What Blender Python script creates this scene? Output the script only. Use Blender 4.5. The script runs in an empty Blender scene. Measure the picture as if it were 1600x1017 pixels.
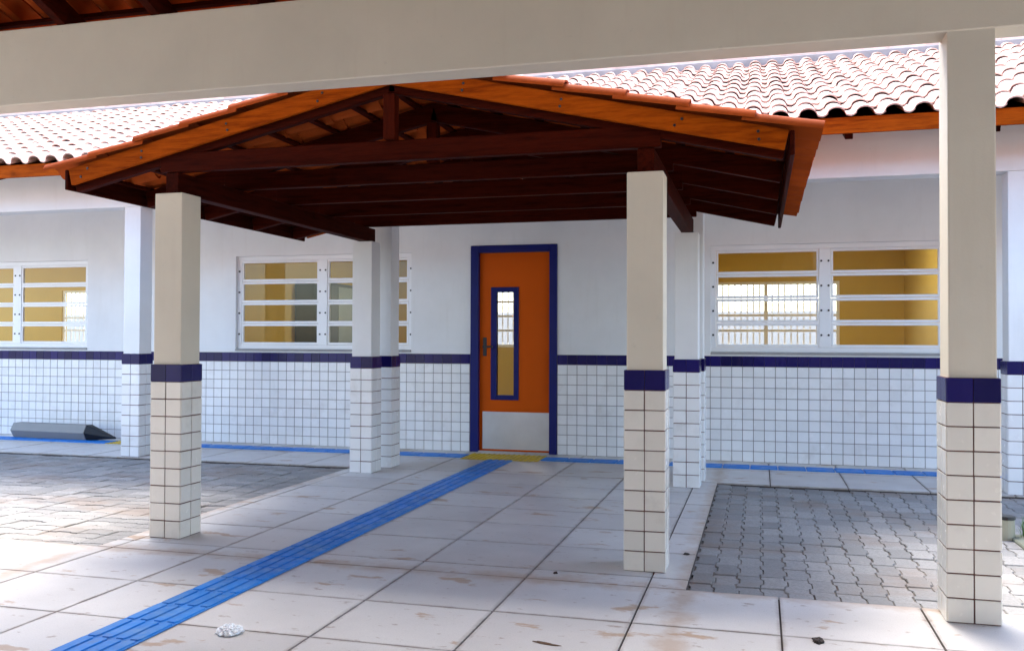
import bpy, bmesh, math, random
from mathutils import Vector, Matrix, noise
random.seed(7)
S = bpy.context.scene
COL = S.collection

# ------------------------------------------------------------------ camera
cam_d = bpy.data.cameras.new('camera')
cam_d.sensor_width = 36.0
cam_d.lens = 36.0 * 1418.55 / 1600.0
cam_d.clip_start = 0.05
cam_d.clip_end = 800.0
cam = bpy.data.objects.new('camera', cam_d)
COL.objects.link(cam)
CAM = Vector((0.0, -9.37, 1.207))
F = 1418.55
def _ray(px, py):
    return Vector((px - 800.0, -(py - 508.5), -F)).normalized()
_Y = _ray(1187.0, 532.0)
_X = -_ray(-4400.0, 513.0)
_Z = _X.cross(_Y).normalized()
ROT = Matrix((_X, _Y, _Z))
cam.matrix_world = Matrix.Translation(CAM) @ ROT.to_4x4()
S.camera = cam

# ------------------------------------------------------------------ sky, sun, exposure
SUN_EL, SUN_AZ = math.radians(62), math.radians(-24)      # azimuth measured from +Y towards +X
world = bpy.data.worlds.new('World')
S.world = world
world.use_nodes = True
wn = world.node_tree.nodes
sky = wn.new('ShaderNodeTexSky')
sky.sky_type = 'NISHITA'
sky.sun_disc = False
sky.sun_elevation = SUN_EL
sky.sun_rotation = SUN_AZ
sky.air_density = 1.0
sky.dust_density = 1.6
sky.ozone_density = 1.0
wn['Background'].inputs['Strength'].default_value = 0.15
world.node_tree.links.new(sky.outputs[0], wn['Background'].inputs['Color'])

sun_d = bpy.data.lights.new('sun', 'SUN')
sun_d.energy = 1.25
sun_d.angle = math.radians(28)
sun_d.color = (1.0, 0.95, 0.88)
sun = bpy.data.objects.new('sun', sun_d)
COL.objects.link(sun)
sdir = Vector((math.sin(SUN_AZ) * math.cos(SUN_EL), math.cos(SUN_AZ) * math.cos(SUN_EL), math.sin(SUN_EL)))
sun.rotation_euler = sdir.to_track_quat('Z', 'Y').to_euler()
sun.location = (0, 0, 20)

S.view_settings.view_transform = 'Standard'
S.view_settings.look = 'None'
S.view_settings.exposure = 2.68
S.view_settings.gamma = 1.0
S.view_settings.use_curve_mapping = False
try:
    S.cycles.max_bounces = 10
    S.cycles.diffuse_bounces = 6
    S.cycles.glossy_bounces = 4
    S.cycles.transmission_bounces = 6
    S.cycles.transparent_max_bounces = 12
    S.cycles.caustics_reflective = False
    S.cycles.caustics_refractive = False
    S.cycles.use_denoising = True
    S.cycles.sample_clamp_indirect = 6.0
except Exception:
    pass

# ------------------------------------------------------------------ materials
def nt(name):
    m = bpy.data.materials.new(name)
    m.use_nodes = True
    t = m.node_tree
    return m, t, t.nodes, t.links, t.nodes['Principled BSDF']

def rnd(t):
    """random 0..1 per object and per loose piece"""
    n, l = t.nodes, t.links
    oi = n.new('ShaderNodeObjectInfo'); ge = n.new('ShaderNodeNewGeometry')
    a = n.new('ShaderNodeMath'); a.operation = 'ADD'
    l.new(oi.outputs['Random'], a.inputs[0]); l.new(ge.outputs['Random Per Island'], a.inputs[1])
    fr = n.new('ShaderNodeMath'); fr.operation = 'FRACT'
    l.new(a.outputs[0], fr.inputs[0])
    return fr.outputs[0]

def ramp(t, src, stops):
    r = t.nodes.new('ShaderNodeValToRGB')
    e = r.color_ramp.elements
    while len(e) > 1: e.remove(e[-1])
    e[0].position = stops[0][0]; e[0].color = (*stops[0][1], 1)
    for p, c in stops[1:]:
        k = e.new(p); k.color = (*c, 1)
    t.links.new(src, r.inputs[0])
    return r.outputs[0]

def noisen(t, scale, detail=4, rough=.55, vec=None, mapscale=None):
    n, l = t.nodes, t.links
    g = n.new('ShaderNodeNewGeometry')
    src = g.outputs['Position'] if vec is None else vec
    if mapscale:
        mp = n.new('ShaderNodeMapping'); mp.inputs['Scale'].default_value = mapscale
        l.new(src, mp.inputs['Vector']); src = mp.outputs[0]
    k = n.new('ShaderNodeTexNoise')
    k.inputs['Scale'].default_value = scale; k.inputs['Detail'].default_value = detail; k.inputs['Roughness'].default_value = rough
    l.new(src, k.inputs['Vector'])
    return k.outputs['Fac']

def mix(t, fac, a, b, mode='MIX'):
    m = t.nodes.new('ShaderNodeMix'); m.data_type = 'RGBA'; m.blend_type = mode
    for i, v in ((0, fac), (6, a), (7, b)):
        if isinstance(v, (int, float)): m.inputs[i].default_value = v
        elif isinstance(v, tuple): m.inputs[i].default_value = (*v, 1)
        else: t.links.new(v, m.inputs[i])
    return m.outputs[2]

def bump(t, bsdf, h, strength, dist=.01):
    b = t.nodes.new('ShaderNodeBump')
    b.inputs['Strength'].default_value = strength; b.inputs['Distance'].default_value = dist
    t.links.new(h, b.inputs['Height']); t.links.new(b.outputs[0], bsdf.inputs['Normal'])

def stops3(c, d):
    lo = tuple(max(0, x * (1 - d)) for x in c); hi = tuple(min(1, x * (1 + d)) for x in c)
    return [(0, lo), (.5, c), (1, hi)]

def m_plain(name, c, rough=.6, var=.06, nscale=6, bmp=.0, bscale=60, metal=0, spec=.5):
    m, t, n, l, b = nt(name)
    f = noisen(t, nscale)
    l.new(ramp(t, f, [(.25, tuple(x * (1 - var) for x in c)), (.75, tuple(min(1, x * (1 + var)) for x in c))]), b.inputs['Base Color'])
    b.inputs['Roughness'].default_value = rough; b.inputs['Metallic'].default_value = metal
    b.inputs['Specular IOR Level'].default_value = spec
    if bmp: bump(t, b, noisen(t, bscale, 5), bmp, .004)
    return m

def m_tile(name, c, rough=.12, d=.07):
    m, t, n, l, b = nt(name)
    col = ramp(t, rnd(t), stops3(c, d))
    sm = noisen(t, 9, 5)
    col = mix(t, ramp(t, sm, [(.55, (0, 0, 0)), (.8, (.25, .25, .25))]), col, tuple(x * .75 for x in c))
    gr = noisen(t, 3.5, 7, .7)
    col = mix(t, ramp(t, gr, [(.55, (0, 0, 0)), (.75, (.28, .28, .28))]), col, (.42, .36, .30) if c[0] > .3 else c)
    l.new(col, b.inputs['Base Color'])
    l.new(ramp(t, noisen(t, 20, 4), [(.3, (rough * .7,) * 3), (.75, (rough * 2.4,) * 3)]), b.inputs['Roughness'])
    bump(t, b, noisen(t, 14, 2), .10, .01)
    return m

def m_wood(name, c, dark, axis='X', rough=.6):
    m, t, n, l, b = nt(name)
    sc = {'X': (1.2, 14, 14), 'Y': (14, 1.2, 14), 'Z': (14, 14, 1.2)}[axis]
    g = noisen(t, 3.0, 8, .65, mapscale=sc)
    fine = noisen(t, 11.0, 6, .7, mapscale=sc)
    knots = noisen(t, 5, 2, .4, mapscale=tuple(.8 if s > 5 else .6 for s in sc))
    c1 = ramp(t, g, [(.3, dark), (.52, c), (.75, tuple(min(1, x * 1.25) for x in c))])
    c2 = mix(t, ramp(t, fine, [(.4, (.35, .35, .35)), (.6, (0, 0, 0))]), c1, dark)
    c3 = mix(t, ramp(t, knots, [(.70, (0, 0, 0)), (.78, (.8, .8, .8))]), c2, tuple(x * .3 for x in dark))
    r = mix(t, .5, c3, ramp(t, rnd(t), [(0, (.75, .75, .75)), (1, (1, 1, 1))]), 'MULTIPLY')
    l.new(r, b.inputs['Base Color'])
    b.inputs['Roughness'].default_value = rough
    b.inputs['Specular IOR Level'].default_value = .03
    bump(t, b, fine, .25, .004)
    return m

def m_clay(name, c):
    m, t, n, l, b = nt(name)
    col = ramp(t, rnd(t), [(0, tuple(x * .82 for x in c)), (.5, c), (1, tuple(min(1, x * 1.14) for x in c))])
    w = noisen(t, 7, 6, .65)
    col = mix(t, ramp(t, w, [(.5, (0, 0, 0)), (.75, (.5, .5, .5))]), col, tuple(x * .5 for x in c))
    w2 = noisen(t, 1.3, 6, .7)
    col = mix(t, ramp(t, w2, [(.5, (0, 0, 0)), (.7, (.4, .4, .4))]), col, tuple(x * .55 for x in c))
    l.new(col, b.inputs['Base Color'])
    b.inputs['Roughness'].default_value = .75; b.inputs['Specular IOR Level'].default_value = .08
    bump(t, b, noisen(t, 90, 4), .2, .003)
    return m

def m_glass(name):
    m = bpy.data.materials.new(name); m.use_nodes = True
    t = m.node_tree; n, l = t.nodes, t.links
    n.clear()
    out = n.new('ShaderNodeOutputMaterial'); mx = n.new('ShaderNodeMixShader')
    tr = n.new('ShaderNodeBsdfTransparent'); gl = n.new('ShaderNodeBsdfGlossy'); lw = n.new('ShaderNodeLayerWeight')
    lw.inputs['Blend'].default_value = .5
    pw = n.new('ShaderNodeMath'); pw.operation = 'POWER'; pw.inputs[1].default_value = 4.5; l.new(lw.outputs['Facing'], pw.inputs[0])
    tr.inputs[0].default_value = (.93, .95, .94, 1); gl.inputs['Roughness'].default_value = .015
    ad = n.new('ShaderNodeMath'); ad.operation = 'ADD'; ad.inputs[1].default_value = .018; ad.use_clamp = True
    l.new(pw.outputs[0], ad.inputs[0]); l.new(ad.outputs[0], mx.inputs[0])
    l.new(tr.outputs[0], mx.inputs[1]); l.new(gl.outputs[0], mx.inputs[2]); l.new(mx.outputs[0], out.inputs[0])
    return m

def m_floor():
    m, t, n, l, b = nt('floor_stone')
    base = ramp(t, rnd(t), [(0, (.58, .55, .52)), (1, (.67, .64, .605))])
    sp = noisen(t, 160, 3, .6)
    base = mix(t, ramp(t, sp, [(.35, (.22, .22, .22)), (.6, (0, 0, 0))]), base, (.36, .35, .35))
    cl = noisen(t, 1.6, 5, .6)
    base = mix(t, ramp(t, cl, [(.45, (0, 0, 0)), (.8, (.35, .35, .35))]), base, (.40, .37, .35))
    st = noisen(t, 2.3, 5, .62, mapscale=(1.0, 2.2, 1))
    base = mix(t, ramp(t, st, [(.615, (0, 0, 0)), (.65, (.75, .75, .75)), (.74, (.9, .9, .9))]), base, (.40, .25, .14))
    st2 = noisen(t, 9.5, 4, .6, mapscale=(1.0, 1.8, 1))
    base = mix(t, ramp(t, st2, [(.635, (0, 0, 0)), (.70, (.7, .7, .7))]), base, (.26, .17, .11))
    # brown soil washed from the courtyard onto the slab edges
    g = n.new('ShaderNodeNewGeometry'); sx = n.new('ShaderNodeSeparateXYZ'); l.new(g.outputs['Position'], sx.inputs[0])
    def band(sock, c, w):
        s = n.new('ShaderNodeMath'); s.operation = 'SUBTRACT'; s.inputs[1].default_value = c; l.new(sock, s.inputs[0])
        a = n.new('ShaderNodeMath'); a.operation = 'ABSOLUTE'; l.new(s.outputs[0], a.inputs[0])
        r = n.new('ShaderNodeMapRange'); r.inputs['From Min'].default_value = 0; r.inputs['From Max'].default_value = w
        r.inputs['To Min'].default_value = 1; r.inputs['To Max'].default_value = 0; l.new(a.outputs[0], r.inputs['Value'])
        return r.outputs[0]
    def mx2(a, c):
        k = n.new('ShaderNodeMath'); k.operation = 'MAXIMUM'; l.new(a, k.inputs[0]); l.new(c, k.inputs[1]); return k.outputs[0]
    e = mx2(mx2(band(sx.outputs['X'], -.35, .2), band(sx.outputs['X'], -3.73, .25)), band(sx.outputs['Y'], -4.88, .28))
    sn = noisen(t, 5.0, 6, .65)
    mu = n.new('ShaderNodeMath'); mu.operation = 'MULTIPLY'; l.new(e, mu.inputs[0]); l.new(sn, mu.inputs[1])
    base = mix(t, ramp(t, mu.outputs[0], [(.30, (0, 0, 0)), (.5, (.6, .6, .6))]), base, (.40, .26, .16))
    tc = n.new('ShaderNodeTexCoord'); sg = n.new('ShaderNodeSeparateXYZ'); l.new(tc.outputs['Generated'], sg.inputs[0])
    def edge(sock):
        a = n.new('ShaderNodeMath'); a.operation = 'SUBTRACT'; a.inputs[1].default_value = .5; l.new(sock, a.inputs[0])
        q = n.new('ShaderNodeMath'); q.operation = 'ABSOLUTE'; l.new(a.outputs[0], q.inputs[0]); return q.outputs[0]
    em = mx2(edge(sg.outputs['X']), edge(sg.outputs['Y']))
    er = n.new('ShaderNodeMapRange'); er.inputs['From Min'].default_value = .44; er.inputs['From Max'].default_value = .505; l.new(em, er.inputs['Value'])
    ed = n.new('ShaderNodeMath'); ed.operation = 'MULTIPLY'; l.new(er.outputs[0], ed.inputs[0]); l.new(noisen(t, 7, 6, .7), ed.inputs[1])
    base = mix(t, ramp(t, ed.outputs[0], [(.22, (0, 0, 0)), (.6, (.75, .75, .75))]), base, (.24, .18, .14))
    gd = noisen(t, 34, 5, .75)
    base = mix(t, ramp(t, gd, [(.62, (0, 0, 0)), (.72, (.5, .5, .5))]), base, (.30, .25, .21))
    l.new(base, b.inputs['Base Color'])
    l.new(ramp(t, noisen(t, 3, 5), [(.3, (.3, .3, .3)), (.7, (.58, .58, .58))]), b.inputs['Roughness'])
    bump(t, b, mix(t, .5, noisen(t, 25, 4), noisen(t, 220, 3)), .06, .01)
    return m

def m_paver():
    m, t, n, l, b = nt('concrete_paver')
    base = ramp(t, rnd(t), [(0, (.23, .225, .215)), (.5, (.295, .285, .27)), (1, (.36, .345, .325))])
    sp = noisen(t, 70, 5, .7)
    base = mix(t, ramp(t, sp, [(.35, (.5, .5, .5)), (.6, (0, 0, 0))]), base, (.16, .155, .15))
    st = noisen(t, 1.1, 6, .65, mapscale=(1, 1.6, 1))
    base = mix(t, ramp(t, st, [(.50, (0, 0, 0)), (.66, (.65, .65, .65))]), base, (.24, .18, .14))
    l.new(base, b.inputs['Base Color']); b.inputs['Roughness'].default_value = .85
    bump(t, b, sp, .5, .006)
    return m

def m_emit(name, c, s):
    m, t, n, l, b = nt(name)
    b.inputs['Base Color'].default_value = (*c, 1); b.inputs['Emission Color'].default_value = (*c, 1); b.inputs['Emission Strength'].default_value = s
    return m

def m_plaster(name, c):
    m, t, n, l, b = nt(name)
    f = noisen(t, 1.7, 6, .6)
    col = ramp(t, f, [(.3, tuple(x * .93 for x in c)), (.7, tuple(min(1, x * 1.03) for x in c))])
    run = noisen(t, 6, 6, .65, mapscale=(1.6, 1.6, .16))
    col = mix(t, ramp(t, run, [(.56, (0, 0, 0)), (.72, (.13, .13, .13))]), col, tuple(x * y for x, y in zip(c, (.72, .68, .62))))
    sc = noisen(t, 14, 5, .7)
    col = mix(t, ramp(t, sc, [(.66, (0, 0, 0)), (.72, (.35, .35, .35))]), col, tuple(x * .78 for x in c))
    l.new(col, b.inputs['Base Color'])
    b.inputs['Roughness'].default_value = .78; b.inputs['Specular IOR Level'].default_value = .3
    h = mix(t, .35, noisen(t, 9, 4), noisen(t, 110, 5))
    bump(t, b, h, .28, .006)
    return m
def m_scuffed(name, c, worn):
    m, t, n, l, b = nt(name)
    col = ramp(t, rnd(t), stops3(c, .12))
    col = mix(t, ramp(t, noisen(t, 4, 7, .7), [(.48, (0, 0, 0)), (.68, (.55, .55, .55))]), col, worn)
    col = mix(t, ramp(t, noisen(t, 38, 5, .7), [(.58, (0, 0, 0)), (.7, (.5, .5, .5))]), col, worn)
    col = mix(t, ramp(t, noisen(t, 2.2, 6, .7), [(.60, (0, 0, 0)), (.72, (.5, .5, .5))]), col, (.20, .16, .13))
    l.new(col, b.inputs['Base Color'])
    l.new(ramp(t, noisen(t, 12, 4), [(.3, (.3, .3, .3)), (.7, (.6, .6, .6))]), b.inputs['Roughness'])
    b.inputs['Specular IOR Level'].default_value = .25
    bump(t, b, noisen(t, 70, 4), .15, .003)
    return m
def m_navy():
    m, t, n, l, b = nt('navy_ceramic')
    l.new(ramp(t, rnd(t), [(0, (.006, .004, .055)), (.5, (.009, .006, .085)), (1, (.014, .009, .115))]), b.inputs['Base Color'])
    b.inputs['Roughness'].default_value = .22; b.inputs['Specular IOR Level'].default_value = .25
    return m
M = dict(
    plaster=m_plaster('white_plaster', (.80, .795, .785)),
    cream=m_plain('cream_plaster', (.72, .66, .48), .7, .04, 3, .12, 120),
    ochre=m_plain('ochre_paint', (.60, .41, .085), .6, .03, 2, .05, 100),
    ceiling=m_plain('pale_ceiling', (.70, .62, .42), .8, .03, 2),
    innerfloor=m_plain('inner_floor', (.45, .38, .28), .4, .05, 3),
    white_tile=m_tile('white_ceramic', (.83, .825, .82), .13, .05),
    blue_tile=m_navy(),
    grout=m_plain('dark_grout', (.15, .070, .055), .9, .15, 20),
    wgrout=m_plain('wall_grout', (.27, .235, .225), .9, .15, 20),
    clay=m_clay('clay_roof', (.70, .48, .385)),
    clay_can=m_clay('clay_canopy', (.36, .066, .010)),
    mortar=m_plain('ridge_mortar', (.30, .28, .27), .9, .2, 8, .4, 30),
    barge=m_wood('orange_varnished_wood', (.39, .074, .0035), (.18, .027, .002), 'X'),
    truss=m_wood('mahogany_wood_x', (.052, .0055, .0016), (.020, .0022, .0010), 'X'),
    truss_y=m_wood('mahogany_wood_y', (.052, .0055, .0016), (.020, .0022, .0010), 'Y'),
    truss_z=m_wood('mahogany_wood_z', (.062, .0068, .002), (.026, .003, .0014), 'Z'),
    alum=m_plain('white_aluminium', (.86, .86, .86), .35, .02, 4),
    black=m_plain('black_plastic', (.015, .015, .017), .4, .1, 10),
    blue=m_plain('blue_paint', (.006, .010, .125), .4, .08, 5, spec=.25),
    orange=m_plain('orange_laminate', (.62, .092, .001), .5, .05, 2, spec=.12),
    steel=m_plain('kick_plate_aluminium', (.62, .63, .65), .38, .10, 3, .12, 30, metal=.75),
    glass=m_glass('window_glass'),
    floor=m_floor(),
    paver=m_paver(),
    sand=m_plain('joint_sand', (.19, .155, .125), .95, .25, 30, .3, 80),
    joint=m_plain('floor_joint', (.07, .055, .048), .95, .15, 15),
    soil=m_plain('brown_soil', (.22, .16, .11), .95, .3, 1.5, .4, 20),
    tactile=m_scuffed('blue_rubber', (.010, .19, .60), (.16, .30, .48)),
    yellow=m_scuffed('yellow_rubber', (.62, .42, .015), (.38, .28, .08)),
    sheet=m_plain('grey_foam', (.27, .262, .25), .6, .06, 4),
    tip=m_plain('black_tip', (.006, .006, .007), .6, .1, 8),
    concrete=m_plain('mossy_concrete', (.19, .20, .15), .9, .25, 7, .4, 40),
    pipe=m_plain('cream_pipe', (.42, .40, .30), .5, .1, 9),
    grass=m_plain('grass_blade', (.10, .20, .035), .6, .2, 30),
    plastic=m_plain('crumpled_plastic', (.86, .87, .88), .35, .02, 8),
    mud=m_plain('dried_mud', (.12, .065, .035), .95, .3, 30, .4, 60),
    leaf=m_plain('dead_leaf', (.035, .022, .016), .8, .3, 30),
    lamp=m_emit('lamp_fill_glow', (1.0, .93, .78), 80.0),
    ivory=m_plaster('ivory_paint', (.71, .635, .51)),
    warm_lit_tile=m_tile('warm_lit_ceramic', (.79, .735, .645), .13, .05),  # white tile with the warm light on the front columns tinted in
    fence=m_plain('pale_wall', (.72, .72, .70), .8, .05, 2),
)

# ------------------------------------------------------------------ mesh helpers
WL = {}                                   # world location of parents
def put(name, mesh, parent=None, loc=(0, 0, 0), rot=None, kind=None):
    o = bpy.data.objects.new(name, mesh)
    COL.objects.link(o)
    loc = Vector(loc)
    if parent is not None:
        o.parent = parent
        o_loc = loc - WL[parent]
    else:
        o_loc = loc
    if rot is None: o.location = o_loc
    else: o.matrix_basis = Matrix.Translation(o_loc) @ rot.to_4x4()
    WL[o] = loc
    if kind: o['kind'] = kind
    return o

def thing(name, label, cat, loc, group=None):
    o = put(name, None, None, loc)
    o.empty_display_size = .2
    o['label'] = label; o['category'] = cat; o['kind'] = 'thing'
    if group: o['group'] = group
    return o

def tag(o, label, cat, group=None):
    o['label'] = label; o['category'] = cat; o['kind'] = 'thing'
    if group: o['group'] = group
    return o

def mesh_from(name, verts, faces, mat, smooth=False):
    me = bpy.data.meshes.new(name)
    me.from_pydata(verts, [], faces)
    me.update()
    me.materials.append(mat)
    if smooth:
        for p in me.polygons: p.use_smooth = True
    return me

BF = [(0, 3, 2, 1), (4, 5, 6, 7), (0, 1, 5, 4), (1, 2, 6, 5), (2, 3, 7, 6), (3, 0, 4, 7)]
def box_vf(bxs):
    v, f = [], []
    for x0, x1, y0, y1, z0, z1 in bxs:
        k = len(v)
        v += [(x0, y0, z0), (x1, y0, z0), (x1, y1, z0), (x0, y1, z0), (x0, y0, z1), (x1, y0, z1), (x1, y1, z1), (x0, y1, z1)]
        f += [tuple(i + k for i in q) for q in BF]
    return v, f

def bevel_mesh(me, w, seg=1):
    bm = bmesh.new(); bm.from_mesh(me)
    bmesh.ops.bevel(bm, geom=bm.edges[:], offset=w, segments=seg, affect='EDGES', profile=.6)
    bm.to_mesh(me); bm.free(); me.update()

def boxes(name, bxs, mat, parent=None, bevel=0, kind=None, seg=1):
    v, f = box_vf(bxs)
    c = Vector(((min(p[0] for p in v) + max(p[0] for p in v)) / 2, (min(p[1] for p in v) + max(p[1] for p in v)) / 2, min(p[2] for p in v)))
    me = mesh_from(name, [tuple(Vector(p) - c) for p in v], f, mat)
    if bevel: bevel_mesh(me, bevel, seg)
    return put(name, me, parent, c, kind=kind)

def bar(name, p0, p1, w, h, mat, parent, up=(0, 0, 1), bevel=.004):
    """a squared timber from p0 to p1; its top face runs through the two points"""
    p0, p1 = Vector(p0), Vector(p1)
    d = (p1 - p0).normalized(); s = d.cross(Vector(up)).normalized(); u = s.cross(d)
    c = (p0 + p1) / 2
    v = []
    for base in (p0, p1):
        for a, b in ((-1, -1), (1, -1), (1, 0), (-1, 0)):
            v.append(tuple(base + s * (a * w / 2) + u * (b * h) - c))
    f = [(0, 1, 2, 3), (7, 6, 5, 4), (0, 4, 5, 1), (1, 5, 6, 2), (2, 6, 7, 3), (3, 7, 4, 0)]
    me = mesh_from(name, v, f, mat)
    bm = bmesh.new(); bm.from_mesh(me); bmesh.ops.recalc_face_normals(bm, faces=bm.faces[:]); bm.to_mesh(me); bm.free()
    if bevel: bevel_mesh(me, bevel)
    return put(name, me, parent, c)

def axes(a, u, n):
    return Matrix((a, u, n)).transposed()

# ------------------------------------------------------------------ ground, walkway, paving
ZP = -.022                                 # top of the pavers
def sheet(name, x0, x1, y0, y1, z, mat, kind='structure'):
    me = mesh_from(name, [(x0, y0, 0), (x1, y0, 0), (x1, y1, 0), (x0, y1, 0)], [(0, 1, 2, 3)], mat)
    return put(name, me, None, (0, 0, z), kind=kind)
sheet('ground', -300, 300, -300, 300, -.20, M['soil'])

walk = boxes('walkway', [(-16, 9, -13.5, -4.885, -.19, -.013), (-3.725, -.345, -4.885, -1.455, -.19, -.013), (-16, 9, -1.455, .02, -.19, -.013)], M['joint'], kind='structure')
slab_cache = {}
def slab(x0, x1, y0, y1, j=.0040):
    w, d = round(x1 - x0 - 2 * j, 3), round(y1 - y0 - 2 * j, 3)
    if (w, d) not in slab_cache:
        v, f = box_vf([(-w / 2, w / 2, -d / 2, d / 2, 0, .0125)])
        me = mesh_from('floor_slab', v, f, M['floor']); bevel_mesh(me, .0018)
        slab_cache[(w, d)] = me
    put('floor_slab', slab_cache[(w, d)], walk, ((x0 + x1) / 2, (y0 + y1) / 2, -.0125 + random.uniform(-.0008, .0008)))
P = .617
def spans(a, b, xs):
    e = [a] + [x for x in xs if a + .02 < x < b - .02] + [b]
    return list(zip(e[:-1], e[1:]))
gx = [.085 + P * k for k in range(-30, 16)]
gy = [-4.885, -5.47, -6.01, -6.58, -7.15, -7.72, -8.29, -8.86, -9.43, -10.0, -10.57]
for y1, y0 in zip(gy[:-1], gy[1:]):
    for x0, x1 in spans(-8.5, 5.0, gx): slab(x0, x1, y0, y1)
cy = [-1.455, -2.03, -2.55, -3.08, -3.60, -4.14, -4.70, -4.885]
for y1, y0 in zip(cy[:-1], cy[1:]):
    for x0, x1 in spans(-3.725, -.345, gx):
        if x1 - x0 > .3 and x0 > -3.4 or True: slab(x0, x1, y0, y1)
for x0, x1 in spans(-13, 6, gx):
    slab(x0, x1, -1.455, -.62); slab(x0, x1, -.62, .0)
for a in ((-16, -8.5, -10.57, -4.885), (5.0, 9, -10.57, -4.885), (-16, 9, -13.5, -10.57)): slab(*a)

def paver_mesh(w, L, o, h, g=.0022):
    ys = [-L / 2, -L * .27, -L * .19, L * .19, L * .27, L / 2]
    off = [-o, -o, o, o, -o, -o]
    rt = [(w / 2 + k, y) for k, y in zip(off, ys)]
    lf = [(-w / 2 + k, y) for k, y in zip(off, ys)]
    out = rt + lf[::-1]
    def shrink(pts, s):
        q = []
        n = len(pts)
        for i in range(n):
            x, y = pts[i]
            q.append((x - s if i < n // 2 else x + s, y - s if y > L * .4 else (y + s if y < -L * .4 else y)))
        return q
    a = shrink(out, g); b = shrink(out, g + .0035)
    n = len(out)
    v = [(x, y, -h) for x, y in a] + [(x, y, -.005) for x, y in a] + [(x, y, 0) for x, y in b]
    f = []
    for i in range(n):
        j = (i + 1) % n
        f += [(i, j, n + j, n + i), (n + i, n + j, 2 * n + j, 2 * n + i)]
    f.append(tuple(range(2 * n, 3 * n)))
    return v, f
PW, PL = .118, .2175
pv, pf = paver_mesh(PW, PL, .0075, .05)
pm = mesh_from('paver', pv, pf, M['paver'])
def paving(name, x0, x1, y0, y1, order, turn=False):
    T = Matrix.Rotation(math.pi / 2 if turn else 0, 3, 'Z')
    PX, PY = (PL, PW) if turn else (PW, PL)
    base = boxes(name, [(x0, x1, y0, y1, -.19, ZP - .008)], M['sand'], kind='structure')
    cells = []
    ny = int(round((y1 - y0) / PY)); nx = int((x1 - x0) / PX)
    for i in range(nx):
        for k in range(ny):
            cells.append((x0 + PX * (i + .5) if order > 0 else x1 - PX * (i + .5), y0 + (y1 - y0) * (k + .5) / ny))
    cells.sort(key=lambda c: (0 if -9 < c[0] < 1.75 else 1, (c[0] - CAM.x) ** 2 * .4 + (c[1] - CAM.y) ** 2))
    vs, fs = [], []
    for q, (x, y) in enumerate(cells):
        dz = random.gauss(0, .0022) + .004 * noise.noise((x * 1.3, y * 1.3, 0)); rz = random.gauss(0, .008)
        if q < 290:
            r = T @ Matrix.Rotation(rz, 3, 'Z') @ Matrix.Rotation(random.gauss(0, .008), 3, 'X') @ Matrix.Rotation(random.gauss(0, .008), 3, 'Y')
            put('paver', pm, base, (x + random.gauss(0, .001), y + random.gauss(0, .001), ZP + dz), r)
        else:
            r = T @ Matrix.Rotation(rz, 3, 'Z') @ Matrix.Rotation(random.gauss(0, .008), 3, 'X')
            k = len(vs)
            vs += [tuple(r @ Vector(p) + Vector((x, y, ZP + dz))) for p in pv]
            fs += [tuple(i + k for i in q2) for q2 in pf]
    if vs:
        b0 = WL[base]
        put('pavers', mesh_from('pavers', [tuple(Vector(p) - b0) for p in vs], fs, M['paver']), base, b0, kind='stuff')
    return base
paving('courtyard_paving', -.345, 5.5, -4.885, -1.455, 1)
paving('courtyard_paving', -12.5, -3.725, -4.885, -1.455, -1, True)

# ------------------------------------------------------------------ tiled columns
TP = .105                                   # tile pitch
CW = .216
t_v, t_f = box_vf([(-.052, .052, -.007, 0, -.0505, .0505)])
def tile_mesh(name, mat, w=.1045, h=.1005):
    v, f = box_vf([(-w / 2, w / 2, -.0065, 0, -h / 2, h / 2)])
    me = mesh_from(name, v, f, mat); bevel_mesh(me, .0016); return me
TW = tile_mesh('white_tile', M['white_tile'], .1015, .0992)
TI = tile_mesh('white_tile', M['warm_lit_tile'], .1015, .0992)
TB = tile_mesh('blue_tile', M['blue_tile'], .1045, .103)
def column(x, y, height, label, group, mat='plaster'):
    """x, y: centre"""
    t = thing('tiled_column', label, 'column', (x, y, 0), group)
    h = CW / 2 - .012
    boxes('shaft', [(x - h, x + h, y - h, y + h, -.05, height)], M[mat], t, .007, seg=2)
    g = CW / 2 - .005
    boxes('grout', [(x - g, x + g, y - g, y + g, -.04, TP * 10)], M['grout'], t)
    for s in range(4):
        R = Matrix.Rotation(s * math.pi / 2, 3, 'Z')
        for r in range(10):
            for k in (-1, 1):
                p = R @ Vector((k * .0535, -(g - .0005), 0))
                put('blue_tile' if r == 9 else 'white_tile', TB if r == 9 else (TI if mat == 'ivory' else TW), t, (x + p.x + random.gauss(0, .0004), y + p.y + random.gauss(0, .0004), TP * (r + .5) + random.gauss(0, .0005)), R @ Matrix.Rotation(random.gauss(0, .005), 3, 'Z') @ Matrix.Rotation(random.gauss(0, .005), 3, 'X'))
    return t
CX, CXR = -3.48, -.582
gC = 'tiled columns carrying the wooden canopy'
column(CX, -4.6 + CW / 2, 2.095, 'tiled column at the front left corner of the wooden canopy', gC, 'ivory')
column(CXR, -4.6 + CW / 2, 2.095, 'tiled column at the front right corner of the wooden canopy', gC, 'ivory')
column(CX, -1.80 + CW / 2, 2.095, 'short tiled column under the back left beam end of the canopy', gC)
column(CXR, -1.80 + CW / 2, 2.095, 'short tiled column under the back right beam end of the canopy', gC)
gV = 'tiled columns carrying the verandah beam'
VY = -1.42 + CW / 2
column(-6.22, VY, 2.556, 'verandah column beside the grey pointed roll, leftmost column in the photo', gV)
column(-3.45, VY, 2.556, 'verandah column between left window and door, just behind the canopy column', gV)
column(-.565, VY, 2.556, 'verandah column mostly hidden behind the back right canopy column', gV)
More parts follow.
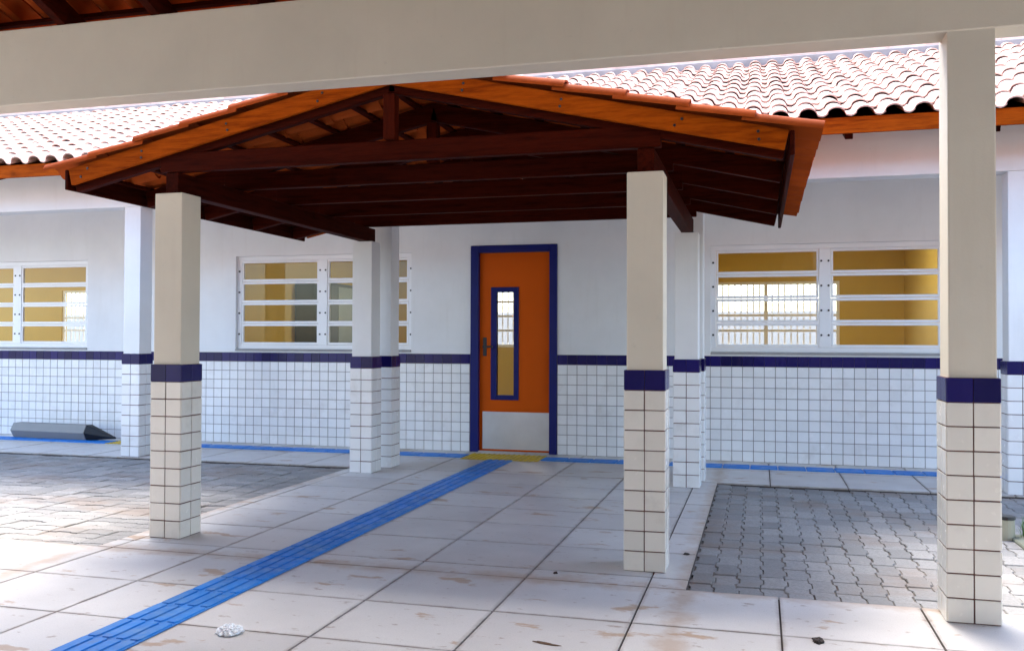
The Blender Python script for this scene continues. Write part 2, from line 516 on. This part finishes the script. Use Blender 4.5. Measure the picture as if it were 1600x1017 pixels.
column(1.995, VY, 2.556, 'verandah column cut by the right edge of the photo', gV)
column(.884, -5.09 + CW / 2, 2.565, 'large nearest tiled column under the thick foreground beam', None, 'ivory')

# ------------------------------------------------------------------ roof tile meshes
RP, RL, RE = .21, .47, .41                  # pitch across, length, exposed length
def roof_tile_vf(mirror=False, hh=.058, thick=.012, n=12, L=RL, lift=.026, pan=.010):
    prof = []
    for i in range(n + 1):
        x = -.006 + (RP + .012) * i / n
        if x < .138:
            a = max(0, 1 - ((x - .066) / .072) ** 2); z = hh * math.sqrt(a) if a > 0 else 0
        else:
            z = -pan * math.sin(math.pi * min(1, (x - .138) / (RP + .006 - .138)))
        if x > .19: z += .012 * (x - .19) / .026
        prof.append((x, z))
    v, f = [], []
    m = len(prof)
    for y, l in ((0, lift), (L, 0)):
        for x, z in prof: v.append((x, y, z + l + thick))
        for x, z in prof: v.append((x, y, z + l))
    for i in range(m - 1):
        f.append((i, i + 1, 2 * m + i + 1, 2 * m + i))
        f.append((m + i, 3 * m + i, 3 * m + i + 1, m + i + 1))
        f.append((i, m + i, m + i + 1, i + 1))
        f.append((2 * m + i, 2 * m + i + 1, 3 * m + i + 1, 3 * m + i))
    f.append((0, 2 * m, 3 * m, m)); f.append((m - 1, 2 * m - 1, 4 * m - 1, 3 * m - 1))
    if mirror:
        v = [(RP - x, y, z) for x, y, z in v]; f = [q[::-1] for q in f]
    return v, f
rv, rf = roof_tile_vf()
cv, cf = roof_tile_vf(False, .042, L=.40, pan=.026, lift=.022)
rvm, rfm = roof_tile_vf(True, .042, L=.40, pan=.026, lift=.022)
def clay_mesh(v, f, mat):
    me = mesh_from('roof_tile', v, f, mat)
    for p in me.polygons: p.use_smooth = True
    try: me.set_sharp_from_angle(angle=math.radians(42))
    except Exception: pass
    return me
MT = clay_mesh(rv, rf, M['clay'])
MC = clay_mesh(cv, cf, M['clay_can'])
MCm = clay_mesh(rvm, rfm, M['clay_can'])

def jit(R):
    return R @ Matrix.Rotation(random.gauss(0, .014), 3, 'Z') @ Matrix.Rotation(random.gauss(0, .009), 3, 'Y') @ Matrix.Rotation(random.gauss(0, .004), 3, 'X')

# ------------------------------------------------------------------ school building
B = thing('school_building', 'long white single storey building with clay tile roof and orange door', 'building', (-2.5, 2.0, 0))
XL, XR = -16.5, 6.0
WH = 3.3
# openings in the front wall: (x0, x1, z0, z1)
WZ0, WZ1 = 1.068, 2.165
WIN = [(-10.13, -7.955), (-5.90, -3.71), (-.477, 1.715)]
DX0, DX1, DZ = -3.02, -2.06, 2.222
fw = []
xs = XL
for a, b, z0, z1 in [(WIN[0][0], WIN[0][1], WZ0, WZ1), (WIN[1][0], WIN[1][1], WZ0, WZ1), (DX0, DX1, 0, DZ), (WIN[2][0], WIN[2][1], WZ0, WZ1)]:
    fw.append((xs, a, 0, .15, -.1, WH))
    if z0 > 0: fw.append((a, b, 0, .15, -.1, z0))
    fw.append((a, b, 0, .15, z1, WH))
    xs = b
fw.append((xs, XR, 0, .15, -.1, WH))
boxes('wall', fw, M['plaster'], B)
# rooms
RD = 6.2
parts = [-6.6, -1.55, 2.28]
lin = []
xs = XL
for a, b, z0, z1 in [(WIN[0][0], WIN[0][1], WZ0, WZ1), (WIN[1][0], WIN[1][1], WZ0, WZ1), (DX0, DX1, 0, DZ), (WIN[2][0], WIN[2][1], WZ0, WZ1)]:
    lin.append((xs, a, .152, .165, 0, 2.95))
    if z0 > 0: lin.append((a, b, .152, .165, 0, z0))
    lin.append((a, b, .152, .165, z1, 2.95)); xs = b
lin.append((xs, XR, .152, .165, 0, 2.95))
boxes('inner_lining', lin, M['ochre'], B)
for x in parts: boxes('partition_wall', [(x - .06, x + .06, .166, RD - .002, .0, 2.95)], M['ochre'], B)
boxes('room_ceiling', [(XL, XR, .166, RD, 2.952, 3.0)], M['ceiling'], B)
boxes('room_floor', [(XL, XR, .022, RD, -.1, -.002)], M['innerfloor'], B)
# back wall with windows
BW = [(-13.85, -11.4), (-10.6, -8.2), (-5.1, -2.9), (-1.05, 1.25), (3.0, 5.2)]
bw = []; xs = XL
for a, b in BW:
    bw += [(xs, a, RD, RD + .15, -.1, 3.2), (a, b, RD, RD + .15, -.1, 1.07), (a, b, RD, RD + .15, 2.18, 3.2)]; xs = b
bw.append((xs, XR, RD, RD + .15, -.1, 3.2))
boxes('back_wall', bw, M['ochre'], B)
for a, b in BW:
    w = boxes('back_window', [(a, b, RD + .03, RD + .07, 1.07, 1.12), (a, b, RD + .03, RD + .07, 2.13, 2.18), (a, a + .05, RD + .03, RD + .07, 1.12, 2.13), (b - .05, b, RD + .03, RD + .07, 1.12, 2.13),
                              ((a + b) / 2 - .03, (a + b) / 2 + .03, RD + .03, RD + .07, 1.12, 2.13)] + [(a + .05, b - .05, RD + .035, RD + .065, z - .018, z + .018) for z in (1.37, 1.625, 1.88)], M['alum'], B)
    gb = [(a + .05 + k * .1 - .012, a + .05 + k * .1 + .012, RD + .10, RD + .116, 1.075, 2.175) for k in range(1, int((b - a) / .1))]
    boxes('window_grille', gb, M['alum'], w)
# ceiling lamp of the right room; the other three added to brighten interiors
for x, y in ((.9, 3.4), (-4.2, 3.0), (-9.2, 3.0), (-13.0, 3.0)):
    L = boxes('lamp_and_fill', [(x - .11, x + .11, y - .11, y + .11, 2.90, 2.951)], M['alum'], B, .01)
    boxes('lamp_fill_panel', [(x - .09, x + .09, y - .09, y + .09, 2.894, 2.899)], M['lamp'], L)
# classroom cupboard seen through the middle window
cb = boxes('cupboard', [(-6.535, -6.2, 2.55, 3.95, 0, 2.05)], m_plain('dark_cupboard', (.02, .022, .022), .4), B, .01)
boxes('cupboard_door', [(-6.199, -6.18, 2.57, 3.24, .06, 2.0)], m_plain('green_grey_door', (.035, .04, .038), .4), cb)
boxes('cupboard_door', [(-6.199, -6.18, 3.26, 3.93, .06, 2.0)], m_plain('grey_door', (.20, .235, .225), .4), cb)

# windows
def window(x0, x1):
    y0, y1 = .045, .085
    fz = .05
    xm = (x0 + x1) / 2
    fr = [(x0, x1, y0, y1, WZ0 + .022, WZ0 + .072), (x0, x1, y0, y1, WZ1 - .05, WZ1), (x0, x0 + fz, y0, y1, WZ0 + .072, WZ1 - .05), (x1 - fz, x1, y0, y1, WZ0 + .072, WZ1 - .05),
          (xm - .055, xm + .055, y0 - .004, y1, WZ0 + .0725, WZ1 - .0505)]
    w = boxes('window', fr, M['alum'], B, .003)
    boxes('window_sill', [(x0, x1, -.012, .149, WZ0 - .002, WZ0 + .021)], M['concrete_sill'], w, .003)
    zb = WZ0 + .072; zt = WZ1 - .05
    hh = (zt - zb) / 4
    for a, b in ((x0 + fz, xm - .055), (xm + .055, x1 - fz)):
        for r in range(4):
            z0 = zb + r * hh; z1 = z0 + hh
            s = [(a + .003, b - .003, y0 + .004, y1 - .004, z0 + .002, z0 + .028), (a + .003, b - .003, y0 + .004, y1 - .004, z1 - .028, z1 - .002),
                 (a + .003, a + .022, y0 + .004, y1 - .004, z0 + .028, z1 - .028), (b - .022, b - .003, y0 + .004, y1 - .004, z0 + .028, z1 - .028)]
            boxes('sash', s, M['alum'], w, .002)
            boxes('pane', [(a + .015, b - .015, .063, .067, z0 + .018, z1 - .018)], M['glass'], w)
    for xh in (x0 + .022, xm - .034, xm + .034, x1 - .022):
        for r in range(4):
            z = zb + hh * (r + .5)
            me = HM
            put('hinge', me, w, (xh, y0 - .004, z))
    return w
M['concrete_sill'] = m_plain('sill_concrete', (.34, .33, .32), .8, .1, 8)
bm = bmesh.new()
bmesh.ops.create_cone(bm, cap_ends=True, segments=10, radius1=.012, radius2=.009, depth=.016, matrix=Matrix.Rotation(math.pi / 2, 4, 'X'))
HM = bpy.data.meshes.new('hinge'); bm.to_mesh(HM); bm.free(); HM.materials.append(M['black'])
for a, b in WIN: window(a, b)

# door
door = boxes('door', [(DX0 + .002, DX0 + .09, -.018, .12, 0, DZ - .002), (DX1 - .085, DX1 - .002, -.018, .12, 0, DZ - .002), (DX0 + .09, DX1 - .085, -.018, .12, DZ - .077, DZ - .002)], M['blue'], B, .004)
lx0, lx1 = DX0 + .092, DX1 - .087
vx0, vx1, vz0, vz1 = -2.735, -2.545, .612, 1.716
ly0, ly1 = .035, .072
boxes('leaf', [(lx0, vx0, ly0, ly1, .012, DZ - .08), (vx1, lx1, ly0, ly1, .012, DZ - .08), (vx0, vx1, ly0, ly1, .012, vz0), (vx0, vx1, ly0, ly1, vz1, DZ - .08)], M['orange'], door)
boxes('vision_frame', [(vx0 - .065, vx0, ly0 - .012, ly1 + .01, vz0 - .052, vz1 + .055), (vx1, vx1 + .055, ly0 - .012, ly1 + .01, vz0 - .052, vz1 + .055), (vx0, vx1, ly0 - .012, ly1 + .01, vz0 - .052, vz0), (vx0, vx1, ly0 - .012, ly1 + .01, vz1, vz1 + .055)], M['blue'], door, .003)
boxes('pane', [(vx0, vx1, .050, .055, vz0, vz1)], M['glass'], door)
boxes('kick_plate', [(lx0 + .035, lx1 - .002, ly0 - .004, ly0 - .0005, .03, .432)], M['steel'], door, .001)
boxes('threshold', [(lx0, lx1, -.01, .12, .0, .011)], M['steel'], door)
boxes('door_handle', [(-2.888, -2.848, ly0 - .010, ly0 - .0004, 1.03, 1.23), (-2.878, -2.858, ly0 - .055, ly0 - .009, 1.12, 1.142), (-2.878, -2.765, ly0 - .066, ly0 - .05, 1.121, 1.141)], M['black'], door, .003)

# wall tiles: grout bed + tiles
segs = [(XL, -6.22 + 30), ]
def free(x):   # not in the door
    return not (DX0 - .05 < x < DX1 + .05)
boxes('grout', [(XL, DX0 - .002, -.006, -.0005, 0, TP * 10), (DX1 + .002, XR, -.006, -.0005, 0, TP * 10)], M['wgrout'], B)
wt = tile_mesh('white_tile', M['white_tile'], .0992, .0992)
wb = tile_mesh('blue_tile', M['blue_tile'], .1035, .1005)
cells = []
for side, x0, d in ((0, DX0 - .004, -1), (1, DX1 + .004, 1)):
    k = 0
    while True:
        x = x0 + d * TP * (k + .5); k += 1
        if x < XL + .06 or x > XR - .06: break
        for r in range(10): cells.append((x, TP * (r + .5), r == 9))
def rank(c):
    x = c[0]
    if -.42 < x < 1.75: return 0
    if -2.1 < x < -.85: return 1
    return 2 + abs(x + 1)
cells.sort(key=rank)
acc = {False: ([], []), True: ([], [])}
for q, (x, z, blue) in enumerate(cells):
    loc = Vector((x, -.0055 + random.uniform(-.0006, .0003), z))
    R = Matrix.Rotation(random.gauss(0, .004), 3, 'Z') @ Matrix.Rotation(random.gauss(0, .004), 3, 'X')
    if q < 310: put('blue_tile' if blue else 'white_tile', wb if blue else wt, B, loc, R)
    else:
        vs, fs = acc[blue]; me = wb if blue else wt
        k = len(vs)
        vs += [tuple(R @ v.co + loc - WL[B]) for v in me.vertices]
        fs += [tuple(i + k for i in p.vertices) for p in me.polygons]
for blue, (vs, fs) in acc.items():
    put('blue_tiles' if blue else 'white_tiles', mesh_from('tiles', vs, fs, M['blue_tile' if blue else 'white_tile']), B, WL[B], kind='stuff')

# verandah beam, soffit, roof
boxes('verandah_beam', [(XL, XR, -1.418, -1.215, 2.556, 3.02)], M['plaster'], B, .004)
boxes('verandah_ceiling', [(XL, XR, -1.21, -.002, 2.96, 2.99)], M['plaster'], B)
SL = .385
th = math.atan(SL)
EY, EZ = -1.90, 2.935
RY = 2.9
RZ = EZ + SL * (RY - EY)
du = Vector((0, math.cos(th), math.sin(th))); dn = Vector((0, -math.sin(th), math.cos(th)))
A = Vector((XL, EY + .03, EZ + .01 + .03 * SL)); 
def slabquad(p, q, r, s, t, mat, name, parent):
    n = (q - p).cross(s - p).normalized()
    v = [p, q, r, s] + [a - n * t for a in (p, q, r, s)]
    c = WL[parent]
    me = mesh_from(name, [tuple(a - c) for a in v], [(0, 1, 2, 3), (7, 6, 5, 4), (0, 4, 5, 1), (1, 5, 6, 2), (2, 6, 7, 3), (3, 7, 4, 0)], mat)
    return put(name, me, parent, c)
e0 = Vector((0, EY + .04, EZ + .04 * SL - .012)); r0 = Vector((0, RY, RZ - .012))
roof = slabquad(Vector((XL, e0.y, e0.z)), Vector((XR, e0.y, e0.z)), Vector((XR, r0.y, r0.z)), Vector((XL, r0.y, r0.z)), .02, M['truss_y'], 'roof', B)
slabquad(Vector((XL, r0.y, r0.z)), Vector((XR, r0.y, r0.z)), Vector((XR, RD + .9, r0.z - SL * (RD + .9 - RY))), Vector((XL, RD + .9, r0.z - SL * (RD + .9 - RY))), .03, M['clay'], 'back_slope', roof)
boxes('eave_board', [(XL, XR, -1.872, -1.848, 2.825, 2.952)], M['barge'], roof, .003)
for k in range(-13, 7):
    x = .83 + k * 1.05 - .15
    if XL < x < XR: bar('rafter', (x, -1.835, 2.905), (x, -1.1, 2.905 + .735 * SL), .06, .12, M['truss_y'], roof)
nrow = int(math.ceil((RY - EY) / math.cos(th) / RE))
cells = []
nx = int((XR - XL) / RP)
for i in range(nx):
    for k in range(nrow):
        p = Vector((XL + i * RP, EY, EZ)) + du * (k * RE)
        cells.append((p, k))
R0 = axes(Vector((1, 0, 0)), du, dn)
def vis(c):
    p, k = c
    x = p.x
    s = (p - CAM).length
    if 0.25 < x < 2.0: return s - 6
    if -1.3 < x <= .25: return s - 3 if k > 1 else s + 5
    if x > 2.0 and x < 2.6: return s
    return s + (0 if x > -10 else 9)
cells.sort(key=vis)
vs, fs = [], []
for q, (p, k) in enumerate(cells):
    R = jit(R0)
    loc = p + dn * random.gauss(0, .0018) + du * random.gauss(0, .004)
    L = RL
    if q < 295: put('roof_tile', MT, roof, loc, R)
    else:
        b = len(vs)
        vs += [tuple(R @ Vector(v) + loc - WL[roof]) for v in rv]
        fs += [tuple(i + b for i in f) for f in rf]
me = clay_mesh(vs, fs, M['clay'])
put('roof_tiles', me, roof, WL[roof], kind='stuff')
# ridge
v, f = [], []
def halfpipe(r0, r1, L, thick=.014, n=10):
    v, f = [], []
    for x, r in ((0, r0), (L, r1)):
        for rr in (r, r - thick):
            for i in range(n + 1):
                a = math.pi * i / n
                v.append((x, -math.cos(a) * rr, math.sin(a) * rr * .9))
    m = n + 1
    for i in range(n):
        f += [(i, i + 1, 2 * m + i + 1, 2 * m + i), (m + i, 3 * m + i, 3 * m + i + 1, m + i + 1), (i, m + i, m + i + 1, i + 1), (2 * m + i, 2 * m + i + 1, 3 * m + i + 1, 3 * m + i)]
    f += [(0, 2 * m, 3 * m, m), (n, m + n, 3 * m + n, 2 * m + n)]
    return v, f
hv, hf = halfpipe(.104, .080, .46)
HP = clay_mesh(hv, hf, M['clay'])
x = XL
while x < XR:
    put('ridge_tile', HP, roof, (x, RY, RZ + .078 + random.gauss(0, .003)), Matrix.Rotation(random.gauss(0, .008), 3, 'Z'))
    x += .43
boxes('ridge_mortar', [(XL, XR, RY - .12, RY + .12, RZ - .06, RZ + .084)], M['mortar'], roof, .01)

# ------------------------------------------------------------------ wooden canopy over the walkway
K = thing('wooden_canopy', 'low gabled wooden canopy with orange bargeboards and clay tiles over the walkway', 'canopy', (-2.03, -3.1, 2.095))
KX = -2.03
KS = .226
ka = math.atan(KS)
HALF = 2.30
KY0, KY1 = -4.60, -1.52
APZ = 2.745                                  # height of the timber plane under the tiles at the ridge line
def kz(x): return APZ - KS * abs(x - KX)
for x in (CX, CXR):
    bar('wall_plate', (x, -4.555, 2.225), (x, -1.60, 2.225), .09, .128, M['truss_y'], K)
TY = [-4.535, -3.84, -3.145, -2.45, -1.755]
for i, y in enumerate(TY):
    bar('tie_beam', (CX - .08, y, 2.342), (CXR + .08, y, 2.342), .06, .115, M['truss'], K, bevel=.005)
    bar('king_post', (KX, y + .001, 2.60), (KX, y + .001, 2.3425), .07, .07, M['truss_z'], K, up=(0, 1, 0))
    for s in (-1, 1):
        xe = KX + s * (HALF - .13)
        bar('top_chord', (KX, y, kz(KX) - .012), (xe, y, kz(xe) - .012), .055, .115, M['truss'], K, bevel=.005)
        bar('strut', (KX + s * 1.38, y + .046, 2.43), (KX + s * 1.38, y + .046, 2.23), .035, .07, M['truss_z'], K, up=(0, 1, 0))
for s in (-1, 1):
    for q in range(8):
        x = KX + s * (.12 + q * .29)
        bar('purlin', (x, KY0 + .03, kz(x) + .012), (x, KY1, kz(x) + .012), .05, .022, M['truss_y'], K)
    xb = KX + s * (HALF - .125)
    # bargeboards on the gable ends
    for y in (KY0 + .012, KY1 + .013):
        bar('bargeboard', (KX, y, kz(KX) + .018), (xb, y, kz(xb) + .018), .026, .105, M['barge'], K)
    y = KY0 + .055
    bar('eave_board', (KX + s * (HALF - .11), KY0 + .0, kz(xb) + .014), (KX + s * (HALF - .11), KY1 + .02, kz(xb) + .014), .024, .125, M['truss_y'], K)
NM = bpy.data.meshes.new('nail_head')
bm = bmesh.new(); bmesh.ops.create_cone(bm, cap_ends=True, segments=8, radius1=.0085, radius2=.007, depth=.006, matrix=Matrix.Rotation(math.pi / 2, 4, 'X')); bm.to_mesh(NM); bm.free(); NM.materials.append(M['black'])
for s in (-1, 1):
    for d in (.42, 1.02, 1.62, 2.05):
        for e in (-.035, -.075):
            x = KX + s * (d + random.uniform(-.03, .03))
            put('nail_head', NM, K, (x, KY0 - .002, kz(x) + .018 + e))
# tiles
ncol = 15
pit = (KY1 - KY0 + .05) / ncol
cs, sn = math.cos(ka), math.sin(ka)
for s, mesh in ((1, MC), (-1, MCm)):
    u = Vector((-s * cs, 0, sn)); n = Vector((s * sn, 0, cs)); a = u.cross(n)
    R1 = axes(a, u, n)
    nr = 7
    base = Vector((KX + s * (HALF + .03), 0, kz(KX + s * HALF) + .012))
    for j in range(ncol):
        yy = KY0 - .03 + j * pit + (0 if s > 0 else RP)
        for k in range(nr):
            p = base + u * (k * .338) + Vector((0, yy, 0))
            put('roof_tile', mesh, K, p + n * random.gauss(0, .0015), jit(R1))
    # soffit seen between the tiles
hv2, hf2 = halfpipe(.112, .098, .46)
HC = clay_mesh(hv2, hf2, M['clay_can'])
y = KY0 - .03
while y < KY1 - .2:
    put('ridge_tile', HC, K, (KX, y, APZ + .062), Matrix.Rotation(math.pi / 2, 3, 'Z')); y += .43

# ------------------------------------------------------------------ gallery over the camera
G = thing('covered_gallery', 'thick cream foreground beam with red wooden roof above its left end', 'gallery', (-1.0, -5.0, 2.55))
GX0, GX1 = -9.0, 7.0
boxes('beam', [(GX0, GX1, -5.084, -4.925, 2.552, 2.992)], M['ivory'], G, .006)
GS = .40
ga = math.atan(GS)
GE, GZ = -4.78, 2.99
def gz(y): return GZ + GS * (GE - y)
GR = -9.3
k = 0
x = GX0 + .2
while x < GX1:
    bar('rafter', (x, GE - .05, gz(GE - .05) + .02), (x, GR, gz(GR) + .02), .06, .13, M['truss_y'], G); x += .62
yb = GE - .15
while yb > GR:
    bar('batten', (GX0, yb, gz(yb) + .045), (GX1, yb, gz(yb) + .045), .05, .024, M['truss'], G); yb -= .345
bar('eave_board', (GX0, GE - .02, gz(GE) + .045), (GX1, GE - .02, gz(GE) + .045), .024, .10, M['barge'], G)
u = Vector((0, -math.cos(ga), math.sin(ga))); n = Vector((0, math.sin(ga), math.cos(ga))); a = u.cross(n)
R2 = axes(a, u, n)
vs, fs = [], []
for i in range(int((GX1 - GX0) / RP)):
    for k in range(15):
        loc = Vector((GX1 - i * RP, GE + .05, gz(GE) + .03)) + u * (k * RE)
        R = jit(R2); b = len(vs)
        vs += [tuple(R @ Vector(v) + loc - WL[G]) for v in rv]; fs += [tuple(i2 + b for i2 in f) for f in rf]
put('roof_tiles', clay_mesh(vs, fs, M['clay_can']), G, WL[G], kind='stuff')
slabquad(Vector((GX0, GR, gz(GR) + .06)), Vector((GX0, -13.5, gz(GR) - .8)), Vector((GX1, -13.5, gz(GR) - .8)), Vector((GX1, GR, gz(GR) + .06)), .03, M['clay_can'], 'back_slope', G)
boxes('gallery_wall', [(GX0, GX1, -13.4, -13.25, -.1, gz(GR) - .9)], M['cream'], G)

# ------------------------------------------------------------------ tactile paving
bars_v, bars_f = [], []
def plate_mesh(name, mat, L, W, kind):
    v, f = box_vf([(-W / 2 + .001, W / 2 - .001, -L / 2 + .001, L / 2 - .001, 0, .004)])
    me = mesh_from(name, v, f, mat)
    bm = bmesh.new(); bm.from_mesh(me)
    if kind == 'bar':
        nb = 4
        for i in range(nb):
            x = (i + .5) / nb * W - W / 2
            hw, hl = .026, L / 2 - .005
            pts = [(x - hw, -hl + .012), (x - hw + .008, -hl), (x + hw - .008, -hl), (x + hw, -hl + .012), (x + hw, hl - .012), (x + hw - .008, hl), (x - hw + .008, hl), (x - hw, hl - .012)]
            lo = [bm.verts.new((px, py, .004)) for px, py in pts]
            hi = [bm.verts.new((x + (px - x) * .86, py * .975, .0095)) for px, py in pts]
            bm.faces.new(hi)
            for q in range(8): bm.faces.new((lo[q], lo[(q + 1) % 8], hi[(q + 1) % 8], hi[q]))
    else:
        nb = 5
        for i in range(nb):
            for j in range(nb):
                x, y = (i + .5) / nb * W - W / 2, (j + .5) / nb * L - L / 2
                lo = [bm.verts.new((x + .016 * math.cos(q * math.pi / 4), y + .016 * math.sin(q * math.pi / 4), .004)) for q in range(8)]
                hi = [bm.verts.new((x + .010 * math.cos(q * math.pi / 4), y + .010 * math.sin(q * math.pi / 4), .009)) for q in range(8)]
                bm.faces.new(hi)
                for q in range(8): bm.faces.new((lo[q], lo[(q + 1) % 8], hi[(q + 1) % 8], hi[q]))
    bm.to_mesh(me); bm.free(); return me
TL, TWd = .235, .265
tp = plate_mesh('tactile_plate', M['tactile'], TL, TWd, 'bar')
tx = -2.505
ta = thing('tactile_path', 'blue ribbed tactile strip running from the foreground to the orange door', 'tactile strip', (tx, -4, 0))
y = -.625 - TL / 2
while y > -8.5:
    put('tactile_plate', tp, ta, (tx, y, .0012), Matrix.Rotation(random.gauss(0, .004), 3, 'Z')); y -= TL
tf = plate_mesh('tactile_plate', M['tactile'], .25, .25, 'bar')
gT = None
YT = -.412
R90 = Matrix.Rotation(math.pi / 2, 3, 'Z')
def strip(label, x0, x1):
    t = thing('tactile_path', label, 'tactile strip', ((x0 + x1) / 2, YT, 0))
    n = int(round((x1 - x0) / .25))
    for i in range(n): put('tactile_plate', tf, t, (x0 + (i + .5) * (x1 - x0) / n, YT, .0012), R90)
strip('blue tactile strip along the wall between the grey pointed roll and the orange door', -7.0, -2.93)
strip('blue tactile strip along the wall to the right of the orange door', -2.12, 6.0)
strip('blue tactile strip along the wall under the grey pointed roll', -12.5, -7.25)
ty = plate_mesh('warning_plate', M['yellow'], .22, .27, 'dot')
w = thing('warning_pad', 'yellow dotted tactile pad in front of the orange door', 'tactile pad', (-2.525, -.4, 0))
for i in range(3):
    for j in range(2): put('warning_plate', ty, w, (-2.525 + (i - 1) * .27, -.515 + j * .222, .0012))
w = thing('warning_pad', 'yellow tactile pad at the tip of the grey pointed roll', 'tactile pad', (-7.125, YT, 0))
put('warning_plate', plate_mesh('warning_plate', M['yellow'], .245, .245, 'dot'), w, (-7.125, YT, .0012))

# ------------------------------------------------------------------ loose things
# long grey hexagonal roll with a black point, lying by the wall
pz = thing('pencil_prop', 'long grey six sided roll with black pointed end lying by the wall', 'roll', (-8.1, -.26, 0))
def prism(name, ringpts, mat, parent, cap=True):
    v, f = [], []
    m = len(ringpts[0])
    for r in ringpts: v += r
    for k in range(len(ringpts) - 1):
        for i in range(m):
            j = (i + 1) % m
            f.append((k * m + i, k * m + j, (k + 1) * m + j, (k + 1) * m + i))
    f.append(tuple(range(m))[::-1]); f.append(tuple(range((len(ringpts) - 1) * m, len(ringpts) * m)))
    c = Vector((-8.1, -.26, 0))
    me = mesh_from(name, [tuple(Vector(p) - c) for p in v], f, mat)
    bm = bmesh.new(); bm.from_mesh(me); bmesh.ops.recalc_face_normals(bm, faces=bm.faces[:]); bm.to_mesh(me); bm.free()
    bevel_mesh(me, .004)
    return put(name, me, parent, c)
def ring(x, y, z, r, tw=0):
    return [(x, y + r * math.cos(math.pi / 3 * i + tw), z + r * math.sin(math.pi / 3 * i + tw)) for i in range(6)]
rr = .102
zc = rr * math.cos(math.pi / 6)+.010
prism('body', [ring(-8.73, -.28, zc, rr * .93), ring(-8.68, -.282, zc, rr), ring(-7.64, -.32, zc, rr)], M['sheet'], pz)
prism('point', [ring(-7.639, -.32, zc, rr * .99), ring(-7.26, -.335, zc - .055, .012)], M['tip'], pz)

# crumpled plastic bag
bm = bmesh.new()
bmesh.ops.create_icosphere(bm, subdivisions=4, radius=1)
for v_ in bm.verts:
    p = v_.co.copy()
    d = .75 + .45 * abs(noise.noise(p * 2.1)) + .35 * abs(noise.noise(p * 4.7 + Vector((3, 1, 2)))) + .18 * noise.noise(p * 9)
    v_.co = Vector((p.x * .052 * d, p.y * .05 * d, max(-.2, p.z) * .028 * d))
zmin = min(v_.co.z for v_ in bm.verts)
for v_ in bm.verts: v_.co.z -= zmin
me = bpy.data.meshes.new('plastic_bag'); bm.to_mesh(me); bm.free(); me.materials.append(M['plastic'])
tag(put('plastic_bag', me, None, (-2.10, -6.06, .001)), 'crumpled white plastic scrap on the floor beside the blue strip', 'litter')

def clump(name, loc, sx, sy, sz, mat, label, cat, seed=0, rz=0):
    bm = bmesh.new(); bmesh.ops.create_icosphere(bm, subdivisions=3, radius=1)
    for v_ in bm.verts:
        p = v_.co.copy()
        d = 1 + .5 * noise.noise(p * 1.7 + Vector((seed, 0, 0))) + .3 * noise.noise(p * 4 + Vector((0, seed, 0)))
        v_.co = Vector((p.x * sx * d, p.y * sy * d, max(p.z, -.1) * sz * d))
    z0 = min(v_.co.z for v_ in bm.verts)
    for v_ in bm.verts: v_.co.z -= z0
    me = bpy.data.meshes.new(name); bm.to_mesh(me); bm.free(); me.materials.append(mat)
    o = put(name, me, None, loc, Matrix.Rotation(rz, 3, 'Z'))
    return tag(o, label, cat)
clump('dead_leaf', (.225, -5.51, .0005), .024, .03, .012, M['leaf'], 'small dark dead leaf on the floor below the right paving', 'leaf', 3)
clump('mud_smear', (-.82, -5.83, .0003), .06, .012, .0025, M['mud'], 'thin brown mud smear on the floor in the middle foreground', 'mud', 9, -.25)
clump('dead_leaf', (-.40, -4.15, .0005), .016, .014, .008, M['leaf'], 'tiny dark crumb beside the front right canopy column', 'leaf', 5)
clump('dead_leaf', (-1.02, -4.76, .0005), .012, .012, .008, M['leaf'], 'tiny dark crumb on the floor left of front right canopy column', 'leaf', 6)

# drain cover with a pipe stub and grass at the right
tag(boxes('drain_cover', [(1.50, 2.35, -3.42, -3.02, ZP - .03, ZP + .022)], M['concrete'], None, .008), 'mossy grey concrete drain cover set in the right paving', 'drain cover')
st = thing('pipe_stub', 'short cream pipe stub with a black cap beside the drain cover', 'pipe', (1.475, -3.10, ZP))
def cyl(name, r0, r1, z0, z1, mat, parent, x, y, seg=18):
    bm = bmesh.new()
    bmesh.ops.create_cone(bm, cap_ends=True, segments=seg, radius1=r0, radius2=r1, depth=z1 - z0)
    bmesh.ops.bevel(bm, geom=[e for e in bm.edges if abs(e.verts[0].co.z - e.verts[1].co.z) < 1e-5], offset=.003, segments=2, affect='EDGES')
    me = bpy.data.meshes.new(name); bm.to_mesh(me); bm.free(); me.materials.append(mat)
    return put(name, me, parent, (x, y, (z0 + z1) / 2))
cyl('pipe', .052, .05, ZP + .001, .105, M['pipe'], st, 1.475, -3.10)
cyl('cap', .056, .054, .105, .125, M['black'], st, 1.475, -3.10)
v, f = [], []
for i in range(46):
    a0 = random.uniform(0, 6.28); r0 = random.uniform(0, .05); h = random.uniform(.05, .15); lean = random.uniform(.0, .05)
    x, y = r0 * math.cos(a0), r0 * math.sin(a0); d = Vector((math.cos(a0), math.sin(a0), 0)); sd = Vector((-d.y, d.x, 0)) * .004
    b = Vector((x, y, 0)); k = len(v)
    m_ = b + d * lean * .4 + Vector((0, 0, h * .6)); e = b + d * lean + Vector((0, 0, h))
    v += [tuple(b - sd), tuple(b + sd), tuple(m_ + sd * .8), tuple(m_ - sd * .8), tuple(e)]
    f += [(k, k + 1, k + 2, k + 3), (k + 3, k + 2, k + 4)]
tag(put('grass_tuft', mesh_from('grass_tuft', v, f, M['grass']), None, (1.60, -3.12, ZP + .02)), 'small green grass tuft growing beside the cream pipe stub', 'grass')

# pale wall beyond the rooms' back windows
tag(boxes('boundary_wall', [(-22, 16, 13.0, 13.2, -.2, 1.9)], M['fence'], None), 'pale boundary wall seen through the rear windows of the rooms', 'wall')
